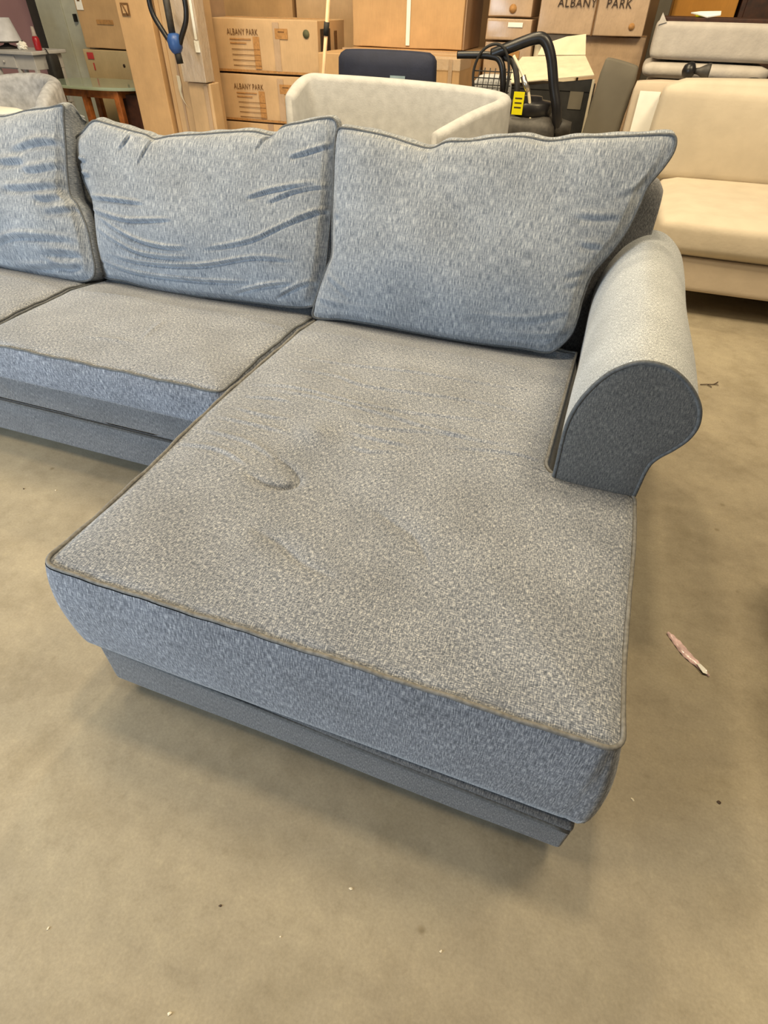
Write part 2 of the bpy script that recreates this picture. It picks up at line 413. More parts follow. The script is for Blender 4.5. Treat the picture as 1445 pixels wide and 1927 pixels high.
LEFTC = [[(-1.272,0.722),(-1.162,0.735),(-1.036,0.757)],[(-1.423,0.512),(-1.262,0.563),(-1.125,0.578),(-0.993,0.583)],[(-1.144,0.525),(-1.046,0.536),(-0.975,0.536)],[(-1.135,0.501),(-1.052,0.485),(-0.978,0.502)],[(-1.305,0.455),(-1.177,0.47),(-1.015,0.494)],[(-1.142,0.705),(-1.095,0.706),(-1.047,0.722)],[(-1.101,0.661),(-1.005,0.686),(-0.993,0.691)],[(-1.189,0.787),(-1.129,0.796),(-1.034,0.822)],[(-1.294,0.802),(-1.184,0.818)],[(-1.239,0.844),(-1.129,0.878),(-1.042,0.888)]]
CHW = [[(0.031,0.773),(0.164,0.797),(0.403,0.777),(0.65,0.807),(0.882,0.858)],[(0.112,0.768),(0.282,0.764),(0.499,0.75),(0.71,0.726),(0.861,0.742)],[(0.095,0.894),(0.26,0.9),(0.384,0.873),(0.709,0.911),(0.867,0.907)],[(0.057,0.711),(0.135,0.724),(0.201,0.724)],[(0.066,0.647),(0.182,0.636),(0.238,0.649)],[(0.045,0.591),(0.174,0.587),(0.262,0.584)],[(0.01,0.452),(0.129,0.456),(0.231,0.424)],[(0.388,0.684),(0.479,0.689),(0.593,0.717),(0.746,0.74)],[(0.406,0.639),(0.521,0.64),(0.574,0.646)],[(0.436,0.587),(0.492,0.588),(0.561,0.614)],[(0.684,0.674),(0.83,0.703),(0.903,0.705)],[(0.043,0.522),(0.182,0.51),(0.287,0.47)],[(0.086,0.974),(0.323,0.983),(0.597,1.011),(0.857,1.038)]]
CHV = [[(0.249,0.393),(0.297,0.378),(0.347,0.386),(0.367,0.414),(0.334,0.45),(0.284,0.476)],[(0.347,0.235),(0.421,0.215),(0.492,0.18),(0.578,0.161)],[(0.576,0.382),(0.635,0.353),(0.69,0.325),(0.743,0.256)]]
MSC = [[(-0.428,0.881),(-0.44,0.975),(-0.439,1.028)],[(-0.128,1.151),(-0.064,1.155),(-0.007,1.136)],[(-0.41,1.161),(-0.232,1.198),(-0.032,1.243)],[(-0.621,0.844),(-0.535,0.859),(-0.432,0.861)],[(-0.856,1.154),(-0.682,1.172),(-0.53,1.184)]]

# ---------------------------------------------------------------- the setting
fl = bbox('floor', -12, 8, -6, 12, -.1, 0, 'concrete', bev=0); fl['kind'] = 'structure'
w1 = bbox('wall_back', -5.4, 8, 8.6, 8.8, 0, 3.2, 'warm_wall', bev=0); w1['kind'] = 'structure'
w2 = bbox('wall_left', -12, -6.55, 7.5, 7.7, 0, 3.2, 'purple_wall', bev=0); w2['kind'] = 'structure'
# door frame beside the purple wall
df = bpy.data.objects.new('door_frame', None); COL.objects.link(df); df['kind'] = 'structure'
df.name = 'trim_1'
bbox('frame_post', -6.37, -6.24, 6.8, 6.92, 0, 2.4, 'metal_grey_dark', df)
bbox('frame_post', -6.235, -6.165, 6.82, 6.92, 0, 2.4, 'metal_grey', df)
bbox('frame_post', -6.155, -6.04, 6.78, 6.92, 0, 2.4, 'metal_grey_dark', df)
tr = bbox('trim_2', -6.74, -6.66, 7.3, 7.4, 0, 2.4, 'white_paint'); tr['kind'] = 'structure'

# ---------------------------------------------------------------- sofa seats
ZS = .46
def loop_wall(loop, z_of, name, mat, parent, zb, bulge, rows=14, inset=.0, uoff=0):
    """side wall hanging from a closed top loop (n,2); bulges outward"""
    n = len(loop)
    nx = np.roll(loop, -1, 0)-np.roll(loop, 1, 0)
    nr = np.stack([nx[:, 1], -nx[:, 0]], 1); nr /= np.linalg.norm(nr, axis=1)[:, None]+1e-9
    s = np.r_[0, np.cumsum(np.linalg.norm(np.diff(loop, axis=0), axis=1))]
    V, U = [], []
    for r in range(rows+1):
        t = r/rows
        zbi = zb
        b = bulge*(math.sin(PI*min(1, t*.94+.06)))**.8 - inset*t**3
        if t > .5: b = bulge*(.6+.4*(b/max(bulge, 1e-6)))
        for i in range(n):
            zt = z_of[i]; z = zt+(zb(loop[i])-zt)*t
            bb = b
            if bulge > .015:
                bb = b*(1-.55*max(0, min(1, (loop[i, 0]-.3)/.7)))
                if nr[i, 0] > .3: bb = .030*math.sin(PI*min(1, t*.62))*nr[i, 0]
                if nr[i, 0] < -.3 and loop[i, 1] > .66: bb = 0
            V.append((loop[i, 0]+nr[i, 0]*bb, loop[i, 1]+nr[i, 1]*bb, z)); U.append((s[i]+uoff, z))
    F = [(r*n+i, (r+1)*n+i, (r+1)*n+(i+1) % n, r*n+(i+1) % n) for r in range(rows) for i in range(n)]
    F.append(tuple(rows*n+i for i in range(n))[::-1])
    return pyd(name, V, F, mat, parent, U)
def seat_cushion(thingobj, xl, xr, ys, hfun, zb, mat, bulge, nx=200, weltmat='welt', wobble=.0015, weltr=.0042, cover='seat_cover', edge_drop=.006, crown=.016):
    """top grid between curves xl(y), xr(y), sampled at ys; wall and welt around it"""
    ys = np.array(ys); ny = len(ys)
    u = np.linspace(0, 1, nx)
    XL = np.array([xl(y) for y in ys]); XR = np.array([xr(y) for y in ys])
    X = XL[:, None]+(XR-XL)[:, None]*u[None]; Y = np.repeat(ys[:, None], nx, 1)
    P = np.stack([X.ravel(), Y.ravel()], 1)
    idx = np.arange(ny*nx).reshape(ny, nx)
    ring = np.r_[idx[0, :], idx[1:, -1], idx[-1, -2::-1], idx[-2:0:-1, 0]]
    loop = P[ring]
    D = np.full(len(P), 9.0)
    lr = resample(loop, 420, True)
    for a, b in zip(lr, np.roll(lr, -1, 0)):
        d = b-a; t = np.clip(((P-a)@d)/max(d@d, 1e-12), 0, 1)
        D = np.minimum(D, np.linalg.norm(P-(a+t[:, None]*d), axis=1))
    bk = np.clip((P[:, 1]-1.16)/.18, 0, 1)
    z = ZS-edge_drop*np.exp(-(D/.012)**2)+crown*(1-np.exp(-D/.14))*(1-bk)-.024*bk+hfun(P)*np.clip(D/.02, 0, 1)*(1-bk)
    wob = wobble*(np.sin(loop[:, 0]*31)+np.sin(loop[:, 1]*27+1)+.6*np.sin(loop[:, 0]*83+loop[:, 1]*71))
    z[ring] += wob
    V = np.c_[P, z]
    F = [(idx[j, i], idx[j, i+1], idx[j+1, i+1], idx[j+1, i]) for j in range(ny-1) for i in range(nx-1)]
    pyd(cover, V, F, mat, thingobj, P)
    zr = z[ring]
    # clean ring for the wall: resample evenly
    full = resample(np.c_[loop, zr], 700, True)
    loop_wall(full[:, :2], full[:, 2], 'side_band', 'blue_band', thingobj, zb, bulge)
    tube('welt_cord', full+np.array([0, 0, .0022]), weltr, weltmat, thingobj, 6, True)
    fb = full.copy(); fb[:, 2] = [zb(q)+.004 for q in full]
    tube('welt_cord', fb[::2]+np.array([0, -.001, 0]), weltr*.8, weltmat, thingobj, 6, True)
    return full

def cxr(y):
    c = 1.129
    c -= .004*math.sin(y*9)
    if y < .03: c -= .03*(1-math.sqrt(max(0, 1-((.03-y)/.03)**2)))
    if .635 < y <= .663:
        t = (y-.635)/.028; c -= .030*(1-math.sqrt(max(0, 1-t*t)))
    elif y > .663:
        t = min(1, (y-.663)/.05)
        c = .916+(.05)*(1-math.sqrt(max(0, 1-(1-t)**2))) if t < 1 else .916+.02*(y-.71)
    return c
def cxl(y):
    c = -.002+.006*math.sin(y*7)*min(1, y*5)
    if y < .03: c += .03*(1-math.sqrt(max(0, 1-((.03-y)/.03)**2)))
    return c
chaise = thing('chaise_cushion', 'long L-shaped grey-blue chaise seat cushion in the foreground, dented and wrinkled', 'cushion')
def hch(P):
    h = creased(P, CHW, .0040, .0085)
    h -= creased(P, [[(x, y-.011) for x, y in c] for c in CHW], .0024, .0070)
    h -= creased(P, [(CHV[0], .012, .0065), (CHV[0], .006, .016), (CHV[1], .0035, .007), (CHV[1], .004, .030), (CHV[2], .0022, .006), (CHV[2], .003, .024)], 1, 1)
    h += .003*np.sin(P[:, 0]*13+P[:, 1]*5)*np.sin(P[:, 1]*11) - .012*np.exp(-(((P[:, 0]-.45)/.28)**2+((P[:, 1]-.45)/.25)**2))
    h += .010*np.exp(-(((P[:, 0]-.33)/.05)**2+((P[:, 1]-.60)/.04)**2))
    return h
ysc = np.r_[np.linspace(0, .035, 10)[:-1], np.linspace(.035, .630, 150)[:-1], np.linspace(.630, .72, 44)[:-1], np.linspace(.72, 1.40, 190)]
seat_cushion(chaise, cxl, cxr, ysc, hch, (lambda q: .216-.038*max(0, min(1, q[0]-.05))*max(0, 1-q[1]/.6)), 'blue_seat', .022, nx=300, weltr=.0046, weltmat='welt_light')

mids = thing('seat_cushion', 'middle flat seat cushion of the blue-grey sofa, left of the chaise', 'cushion')
def hms(P):
    return creased(P, MSC, .003, .008)+.003*np.sin(P[:, 0]*9)*np.sin(P[:, 1]*13+1)
def rl(x, s, y0):
    def f(y):
        c = x
        if y < y0+.035: c += s*.035*(1-math.sqrt(max(0, 1-((y0+.035-y)/.035)**2)))
        return c+.003*math.sin(y*12)
    return f
ysm = np.r_[np.linspace(.706, .741, 8)[:-1], np.linspace(.741, 1.42, 110)]
seat_cushion(mids, rl(-.978, 1, .706), rl(-.024, -1, .706), ysm, hms, (lambda q: .337), 'blue_seat', .012, nx=150)
lefts = thing('seat_cushion', 'left end flat seat cushion of the blue-grey sofa, cut by the left picture edge', 'cushion')
seat_cushion(lefts, rl(-1.96, 1, .706), rl(-1.000, -1, .706), ysm, lambda P: .003*np.sin(P[:, 0]*8)*np.sin(P[:, 1]*11), (lambda q: .337), 'blue_seat', .012, nx=120)

# ---------------------------------------------------------------- sofa frame with arm and back
sofa = thing('sectional_sofa', 'blue-grey sectional sofa frame with rolled right arm, low base and back', 'sofa')
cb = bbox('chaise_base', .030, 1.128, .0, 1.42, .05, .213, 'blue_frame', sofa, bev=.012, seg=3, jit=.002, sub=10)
for v in cb.data.vertices:                       # the front of the base stands a little askew
    k = max(0, 1-v.co.y/.5)
    v.co.y -= .014*k*v.co.x
    v.co.z = .05+(v.co.z-.05)*(1-.30*k*max(0, v.co.x-.08))
tube('base_welt', resample([(.032, -.001, .198), (.35, -.007, .186), (.62, -.010, .172), (1.12, -.016, .150)], 40), .0045, 'welt', sofa, 6)
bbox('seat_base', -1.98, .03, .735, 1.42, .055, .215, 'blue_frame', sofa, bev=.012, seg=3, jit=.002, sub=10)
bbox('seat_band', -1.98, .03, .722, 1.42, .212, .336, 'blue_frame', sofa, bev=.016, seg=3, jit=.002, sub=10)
tube('base_welt', [(-1.98, .721, .214), (-1, .719, .213), (.0, .721, .214)], .0045, 'welt', sofa, 6)
def soft_back(x0, x1, h):
    prof = crom([(1.47, .10), (1.48, .45), (1.565, h-.14), (1.595, h-.03), (1.66, h), (1.74, h-.03), (1.775, h-.11), (1.76, h-.22), (1.74, .10)], 5)
    xs = np.r_[x0, x0+.006, x0+.02, np.linspace(x0+.05, x1-.05, 24), x1-.02, x1-.006, x1]
    V, U = [], []
    cy, cz = 1.64, h*.55
    for x in xs:
        e = min(x-x0, x1-x); k = 1-.10*max(0, 1-e/.05)**2
        for y, z in prof:
            V.append((x, cy+(y-cy)*k, cz+(z-cz)*k if z > .12 else z)); U.append((x, z+y))
    m = len(prof); F = [(i*m+j, (i+1)*m+j, (i+1)*m+j+1, i*m+j+1) for i in range(len(xs)-1) for j in range(m-1)]
    F += [(i*m+m-1, (i+1)*m+m-1, (i+1)*m, i*m) for i in range(len(xs)-1)]
    F.append(tuple(range(m))); F.append(tuple((len(xs)-1)*m+j for j in range(m))[::-1])
    return pyd('back_frame', V, F, 'blue_frame', sofa, U)
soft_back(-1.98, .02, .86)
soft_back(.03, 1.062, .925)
# rolled arm
ARM = [(.944, .06), (.944, .30), (.941, .477), (.938, .602), (.951, .674), (.981, .735), (1.013, .768), (1.050, .785), (1.097, .782), (1.141, .756), (1.176, .716), (1.190, .674), (1.185, .636), (1.166, .603), (1.143, .573), (1.131, .540), (1.128, .46), (1.122, .30), (1.118, .06)]
ap = crom(ARM, 6)
def arm():
    ys = np.r_[.655, .657, .661, .668, np.linspace(.68, 1.62, 40), np.linspace(1.63, 1.75, 10)]
    m = len(ap); V, U = [], []
    s = np.r_[0, np.cumsum(np.linalg.norm(np.diff(ap, axis=0), axis=1))]
    c = np.array([1.05, .62])
    for y in ys:
        k = 1.0
        if y < .668: k = 1-.05*(1-(y-.655)/.013)**2
        if y > 1.62: k = math.sqrt(max(.16, 1-((y-1.62)/.15)**2))
        dz = -.012*((y-.66)/1.1)
        for i, p in enumerate(ap):
            q = c+(p-c)*k
            w = .003*math.sin(y*9+s[i]*7)
            zz = q[1] if p[1] > .45 else p[1]
            V.append((q[0]+w, y, zz+dz*(p[1] > .45))); U.append((s[i], y))
    F = [(i*m+j, i*m+j+1, (i+1)*m+j+1, (i+1)*m+j) for i in range(len(ys)-1) for j in range(m-1)]
    F += [(i*m+m-1, i*m, (i+1)*m, (i+1)*m+m-1) for i in range(len(ys)-1)]
    F.append(tuple((len(ys)-1)*m+j for j in range(m)))
    a = pyd('rolled_arm', V, F, 'blue_arm_lit', sofa, U)
    # front panel, slightly domed
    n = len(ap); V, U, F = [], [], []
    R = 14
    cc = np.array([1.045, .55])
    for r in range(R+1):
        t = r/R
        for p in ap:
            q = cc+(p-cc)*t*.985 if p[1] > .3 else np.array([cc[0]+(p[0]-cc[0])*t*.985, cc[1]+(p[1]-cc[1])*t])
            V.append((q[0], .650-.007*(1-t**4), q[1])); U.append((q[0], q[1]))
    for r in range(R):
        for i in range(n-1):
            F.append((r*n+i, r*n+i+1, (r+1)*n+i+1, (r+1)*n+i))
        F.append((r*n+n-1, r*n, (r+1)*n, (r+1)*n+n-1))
    p = pyd('arm_front_panel', V, F, 'blue_panel_shaded', sofa, U)
    p['label'] = 'front panel of the rolled arm, shade put into its colour'
    tube('arm_welt', [(q[0], .652, q[1]) for q in ap], .005, 'welt', sofa, 8)
arm()
for x, y in ((.12, .10), (1.02, .10), (-1.85, .80), (-.15, .85), (1.02, 1.6), (-1.85, 1.6)):
    lathe('foot', [(.022, 0), (.028, .01), (.03, .06)], 'black_plastic', sofa, 14, (x, y, 0))

# ---------------------------------------------------------------- back pillows
def puff_field(b, Q, N=110):
    """smooth 0..1 inflation of a flat outline b, sampled at points Q (membrane relaxed on a grid)"""
    lo, hi = b.min(0)-.01, b.max(0)+.01
    h = (hi-lo).max()/N; nx, nz = [int(v)+2 for v in (hi-lo)/h]
    gx = lo[0]+np.arange(nx)*h; gz = lo[1]+np.arange(nz)*h
    X, Z = np.meshgrid(gx, gz, indexing='ij')
    inside = np.zeros_like(X, bool)
    for (x1, z1), (x2, z2) in zip(b, np.roll(b, -1, 0)):
        c = ((z1 > Z) != (z2 > Z)) & (X < (x2-x1)*(Z-z1)/(z2-z1+1e-12)+x1)
        inside ^= c
    f = np.zeros_like(X)
    for _ in range(2600):
        f[1:-1, 1:-1] = (f[:-2, 1:-1]+f[2:, 1:-1]+f[1:-1, :-2]+f[1:-1, 2:]+1)/4
        f[~inside] = 0
    f = np.sqrt(f/f.max())
    for _ in range(6):
        g = f.copy(); g[1:-1, 1:-1] = (f[:-2, 1:-1]+f[2:, 1:-1]+f[1:-1, :-2]+f[1:-1, 2:]+2*f[1:-1, 1:-1])/6; f = g
    u = np.clip((Q[:, 0]-lo[0])/h, 0, nx-1.001); w = np.clip((Q[:, 1]-lo[1])/h, 0, nz-1.001)
    i, j = u.astype(int), w.astype(int); a, c = u-i, w-j
    v = f[i, j]*(1-a)*(1-c)+f[i+1, j]*a*(1-c)+f[i, j+1]*(1-a)*c+f[i+1, j+1]*a*c
    return v
def pillow(th, outline, y0, creases, B, T, seed, amp=.006, wid=.008, centre=None, sl=.36, mat='blue_pillow'):
    b = resample(crom(outline, 8, True), 540, True)
    n = len(b); cen = np.array(centre) if centre else b.mean(0)
    R = 140
    nrm = np.array([0, -1, sl])/math.sqrt(1+sl*sl)
    pos = lambda q: np.c_[q[:, 0], y0+sl*(q[:, 1]-ZS), q[:, 1]]
    t = (np.linspace(0, 1, R+1)**.8)[1:]
    Q = np.vstack([cen[None]]+[cen+(b-cen)*k for k in t])
    rr = np.r_[0, np.repeat(t, n)]
    zc = (Q[:, 1]-b[:, 1].min())/(b[:, 1].max()-b[:, 1].min())
    h = B*puff_field(b, Q)*(.86+.34*np.exp(-((zc-.30)/.3)**2))
    h *= np.clip((1-rr)/.06, 0, 1)**.6
    h += .004*np.sin(Q[:, 0]*17+seed)*np.sin(Q[:, 1]*14+seed*2)*(1-rr**3)
    fade = np.clip((1-rr)/.03, 0, 1)
    cr = creased(Q, creases, amp, wid)
    cr2 = creased(Q, [[(x, z+wid*1.9) for x, z in (c[0] if isinstance(c, tuple) else c)] for c in creases], amp*.75, wid*1.1)
    V = pos(Q)+nrm[None]*((h+(-cr+cr2)*fade)[:, None])
    F = [(0, 1+(i+1) % n, 1+i) for i in range(n)]
    F += [(1+r*n+i, 1+r*n+(i+1) % n, 1+(r+1)*n+(i+1) % n, 1+(r+1)*n+i) for r in range(R-1) for i in range(n)]
    pyd('front_cover', V, F, mat, th, Q)
    edge = V[-n:]
    tube('welt_cord', edge-nrm*0+np.array([0, -.001, 0]), .0044, 'welt', th, 6, True)
    # gusset and back cover
    d2 = np.roll(b, -1, 0)-np.roll(b, 1, 0); on = np.stack([-d2[:, 1], d2[:, 0]], 1); on /= np.linalg.norm(on, axis=1)[:, None]+1e-9
    if ((b+on*.01-cen)**2).sum() < ((b-cen)**2).sum(): on = -on
    bs = b.copy()
    for _ in range(12): bs = (np.roll(bs, 1, 0)+2*bs+np.roll(bs, -1, 0))/4
    K = 10; V2, U2 = [], []
    s = np.r_[0, np.cumsum(np.linalg.norm(np.diff(b, axis=0), axis=1))]
    for k in range(K+1):
        w = k/K
        ww = min(1, w*2)
        q = b*(1-ww)+bs*ww
        out = (.005+.040*np.clip(on[:, 1]-.5, 0, 1)*np.clip((b[:, 1]-.85)/.05, 0, 1))*math.sin(PI*min(1, w*1.25))+.002*np.sin(s*50+seed)*math.sin(PI*w)
        out = out-.02*w
        # the bottom edge rests on the seat: no outward bulge there
        low = np.clip((b[:, 1]-b[:, 1].min())/.05, 0, 1)
        q = q+on*(out*low)[:, None]
        V2 += list(pos(q)-nrm[None]*(T*w)); U2 += [(s[i], T*w) for i in range(n)]
    c0 = pos(cen[None])[0]-nrm*(T+.02)
    F2 = [(k*n+i, k*n+(i+1) % n, (k+1)*n+(i+1) % n, (k+1)*n+i) for k in range(K) for i in range(n)]
    pyd('gusset', V2, F2, mat, th, U2)
    back = V2[-n:]
    V3 = [c0]; U3 = [tuple(cen)]
    for r in range(1, 13):
        w = r/12
        for i in range(n):
            p = c0+(back[i]-c0)*w; V3.append(p-nrm*.02*(1-w*w)*0); U3.append((p[0], p[2]))
    F3 = [(0, 1+i, 1+(i+1) % n) for i in range(n)]
    F3 += [(1+r*n+i, 1+(r+1)*n+i, 1+(r+1)*n+(i+1) % n, 1+r*n+(i+1) % n) for r in range(11) for i in range(n)]
    pyd('back_cover', V3, F3, mat, th, U3)
pm = thing('back_pillow', 'blue-grey back pillow in the middle with many curved creases and dark piping', 'pillow')
pillow(pm, MID, 1.33, MIDC, .075, .11, 1, amp=.0115, wid=.0050)
pr = thing('back_pillow', 'large smooth blue-grey back pillow on the chaise, leaning beside the rolled arm', 'pillow')
pillow(pr, RIGHT, 1.31, RIGHTC, .085, .11, 2, amp=.0045, centre=(.45, .74))
plf = thing('back_pillow', 'left blue-grey back pillow cut off by the left picture edge', 'pillow')
LEFTO = [(-1.90, .93), (-1.75, .965), (-1.55, .962)]+LEFT+[(-1.60, .475), (-1.85, .46), (-1.93, .52), (-1.94, .75)]
pillow(plf, LEFTO, 1.27, LEFTC, .08, .12, 3, amp=.011, wid=.010)

# ---------------------------------------------------------------- things behind the sofa
def carton(label, x0, x1, y0, dy, z0, z1, mat='carton', rz=0, group=None, tape='front', name='cardboard_box', seam=True):
    """box whose front left bottom corner stands at (x0, y0, z0), turned by rz about it"""
    w, h = x1-x0, z1-z0
    t = thing(name, label, 'box', (x0, y0, z0), rz, group)
    bbox('carton', 0, w, 0, dy, 0, h, mat, t, bev=.008, seg=2, jit=.004, sub=5)
    if seam: bbox('flap_seam', .004, w-.004, dy*.5-.003, dy*.5+.003, h-.001, h+.003, 'ink_soft', t, bev=0)
    if tape == 'front':
        bbox('tape', w*.5-.028, w*.5+.028, -.004, -.001, h*.80, h+.001, 'carton_c', t, bev=0)
    return t, w, h, dy
def stripe(t, name, x0, x1, z0, z1, mat, y=-.006): return bbox(name, x0, x1, y-.0015, y, z0, z1, mat, t, bev=0)
def albany(label, z0, z1, x0, dx):
    t, w, h, d = carton(label, x0, x0+1.06, 5.2, .62, z0, z1, 'carton_b', rz=0.02, tape=None)
    text('ALBANY', .060, t, (.19, -.006, h-.110), 'ink', xs=.72)
    text('PARK', .060, t, (.38, -.006, h-.110), 'ink', xs=.72)
    for k in range(2):
        stripe(t, 'printed_line', .21, .42-.05*k, h-.142-.028*k, h-.134-.028*k, 'ink_soft')
    for k in range(4):
        stripe(t, 'printed_line', .22, .50, h-.210-.038*k, h-.206-.038*k, 'ink')
    stripe(t, 'printed_panel', .44, .50, .03, h-.12, 'ink_soft', y=-.0055)
    stripe(t, 'printed_panel', .66, .78, h-.13, h-.06, 'ink_soft')
    stripe(t, 'printed_line', .69, .75, h-.085, h-.078, 'ink', y=-.008)
    stripe(t, 'tape', .64, .70, .02, h-.02, 'carton_w', y=-.0052)
    lathe('round_sticker', [(.030, 0), (.030, .002)], 'green_dot', t, 20, (.955, -.007, h-.09), 'y')
    stripe(t, 'tape', .0, w, 0.005, .022, 'ink_soft', y=-.0052)
    bbox('side_print', w+.006, w+.0075, .05, .26, h*.35, h*.85, 'ink_dark', t, bev=0)
    bbox('side_print', w+.006, w+.0075, .36, .42, h*.4, h*.8, 'ink', t, bev=0)
    return t
carton('plain bottom cardboard box under the two printed sofa boxes', -2.80, -1.74, 5.2, .62, 0, .408, 'carton_b', rz=.02)
albany('lower of two stacked brown boxes printed with lettering and a round green dot', 0.418, .776, -2.80, 0)
albany('upper of two stacked printed brown boxes, its lit top and dark side showing', .788, 1.162, -2.80, 0)

# tall cartons at the left
t, w, h, d = carton('tall smooth orange-brown box standing behind the middle pillow, left of the hooped tool', -3.27, -2.945, 4.62, .5, 0, 1.9, 'carton', tape=None)
bbox('printed_mark', .05, .13, -.0075, -.006, 1.17, 1.25, 'ink', t, bev=0)
bbox('printed_mark', .065, .115, -.009, -.0075, 1.185, 1.235, 'carton', t, bev=0)
tube('printed_arrow', [(.075, -.009, 1.24), (.11, -.009, 1.175)], .006, 'ink', t, 6)
t, w, h, d = carton('tall narrow corrugated box directly behind the hooped tool', -2.925, -2.712, 4.66, .5, 0, 1.9, 'carton_b', tape=None)
bbox('corrugated_fold', .02, .05, -.009, -.005, 0, 1.88, 'carton', t, bev=.002)
bbox('corrugated_fold', .11, .13, -.008, -.005, 0, 1.88, 'carton_c', t, bev=.002)
sheet('torn_tape_highlight', [(.100, -.010, .795), (.132, -.012, .79), (.134, -.010, .73), (.122, -.012, .68), (.128, -.010, .63), (.145, -.012, .60), (.170, -.010, .57), (.135, -.010, .60), (.108, -.012, .65), (.098, -.010, .70)], 'cream_board', t, .002)  # torn tape; its cream colour paints a warm highlight
t, w, h, d = carton('lower wrapped box right of the tall narrow box, under the shiny one', -2.695, -2.470, 4.60, .14, 0, .755, 'carton_b', tape=None)
bbox('tape', .16, .20, -.009, -.006, .02, .74, 'carton_w', t, bev=.001)
t, w, h, d = carton('film-wrapped box with a painted white highlight streak, right of the hooped tool', -2.695, -2.485, 4.57, .14, .76, 1.7, 'carton_w', tape=None)
bbox('wrapping_film', -.004, w+.006, -.010, .12, .002, h, 'film', t, bev=.004)
bbox('bright_strip', .175, .197, -.014, -.010, .28, .9, 'paper', t, bev=.001, jit=.003, sub=8)  # highlight on the film, painted as a white strip
bbox('bright_strip', .165, .208, -.014, -.010, .20, .275, 'paper', t, bev=.001, jit=.008, sub=8)  # wider lower end of the painted film highlight
t, w, h, d = carton('slim upright box in the gap left of the printed sofa boxes', -2.93, -2.83, 5.28, .3, 0, 1.8, 'carton_c', tape=None)
carton('brown box with a dark right side, behind and above the printed boxes', -3.45, -2.50, 6.3, .5, .0, 1.75, 'carton')
carton('shaded brown box at the back behind the pale pole', -2.46, -1.70, 6.3, .5, 0, 1.9, 'carton_b')

# boxes at the far left
t, w, h, d = carton('yellowish bottom box with a red label, behind the glass table', -4.62, -3.95, 5.6, .5, 0, .868, 'carton_y', tape=None)
stripe(t, 'red_label', .05, .13, .79, .845, 'red'); stripe(t, 'red_label', .10, .115, .70, .76, 'red')
lathe('hand_hole', [(.014, 0), (.014, .003)], 'ink_dark', t, 14, (.49, -.007, .75), 'y')
t, w, h, d = carton('brown upper box with a white address label at the top left corner', -4.58, -3.95, 5.62, .5, .880, 1.7, 'carton', tape=None)
stripe(t, 'address_label', .02, .10, .295, .50, 'paper'); stripe(t, 'label_print', .045, .078, .36, .42, 'ink', -.0085)
stripe(t, 'printed_line', .22, .42, .19, .225, 'ink_soft')

# centre cartons
t, w, h, d = carton('large low cardboard box behind the navy chair, a taller box on it', -1.60, -.40, 4.9, 1.56, 0, .975, 'carton', tape=None)
bbox('tape', 0, w, .52, .56, .97, .983, 'carton_w', t, bev=0)
bbox('tape', w-.09, w-.06, -.01, -.006, .03, .97, 'carton_w', t, bev=0)
bbox('wrapping_film', w-.33, w+.003, -.009, .35, .90, .984, 'film', t, bev=.004, jit=.003, sub=4)
bbox('bright_strip', .62, .82, .06, .09, .974, .984, 'paper', t, bev=.002, jit=.004, sub=4)
t, w, h, d = carton('big plain box on top of the large low box, white strip down its middle', -1.62, -.60, 5.72, .70, .98, 1.9, 'carton', tape=None, seam=False)
bbox('tape', .510, .545, -.009, -.006, .02, .9, 'paper', t, bev=.001, jit=.001, sub=5)
bbox('corner_board', w-.004, w+.012, .03, .66, .0, .9, 'carton_c', t, bev=.003)

# wrapped boxes at the centre right
t, w, h, d = carton('lower wrapped box in the stack right of the big plain box', -.375, .02, 5.62, .5, 0, 1.052, 'carton_w', tape=None)
stripe(t, 'printed_panel', .06, .30, .95, 1.0, 'ink_soft')
t, w, h, d = carton('middle wrapped box of the stack, under a box with a shiny corner', -.375, .00, 5.60, .5, 1.064, 1.200, 'carton_w', tape=None)
stripe(t, 'bright_strip', .18, .30, .085, .115, 'paper')
t, w, h, d = carton('top wrapped box of the narrow stack, a round mark on its front', -.375, -.02, 5.62, .5, 1.211, 1.7, 'carton_w', tape=None)
lathe('printed_mark', [(.03, 0), (.03, .002)], 'ink_soft', t, 16, (.20, -.007, .05), 'y')
t, w, h, d = carton('film-wrapped box with large lettering, hanging over the grey cushion', .05, .86, 5.55, .6, 1.115, 1.65, 'carton_w', tape=None)
text('ALBANY', .078, t, (.135, -.008, .165), 'ink_dark', xs=.92)
text('PARK', .078, t, (.50, -.008, .165), 'ink_dark', xs=.92)
bbox('strap', .425, .437, -.012, -.008, -.002, .53, 'ink', t, bev=.001)
lathe('printed_mark', [(.022, 0), (.022, .002)], 'ink_soft', t, 16, (.72, -.008, .06), 'y')
t, w, h, d = carton('crumpled wrapped box under the large lettered one', .44, .90, 5.62, .5, 0, 1.11, 'carton_w', tape=None)
t, w, h, d = carton('cream-sided lower box behind the raised white flap', .03, .42, 5.70, .5, 0, 1.11, 'cream_board', tape=None)
carton('orange box at the top right behind the greige cushions', 1.06, 1.60, 7.0, .5, 0, 1.7, 'carton_o', tape=None)
t = thing('cabinet', 'dark brown cabinet at the top right corner behind the orange box', 'cabinet', (1.63, 7.0, 0))
bbox('body', 0, 1.2, 0, .5, 0, 1.8, 'wood_dark', t); bbox('door', .04, .58, -.02, 0, .05, 1.75, 'wood_dark', t); bbox('door', .62, 1.16, -.02, 0, .05, 1.75, 'wood_dark', t)
t = thing('curtain_panel', 'brown-grey upright panel left of the orange box', 'panel', (.93, 6.9, 0))
bbox('board', 0, .11, 0, .04, 0, 1.9, 'charcoal_cloth', t)

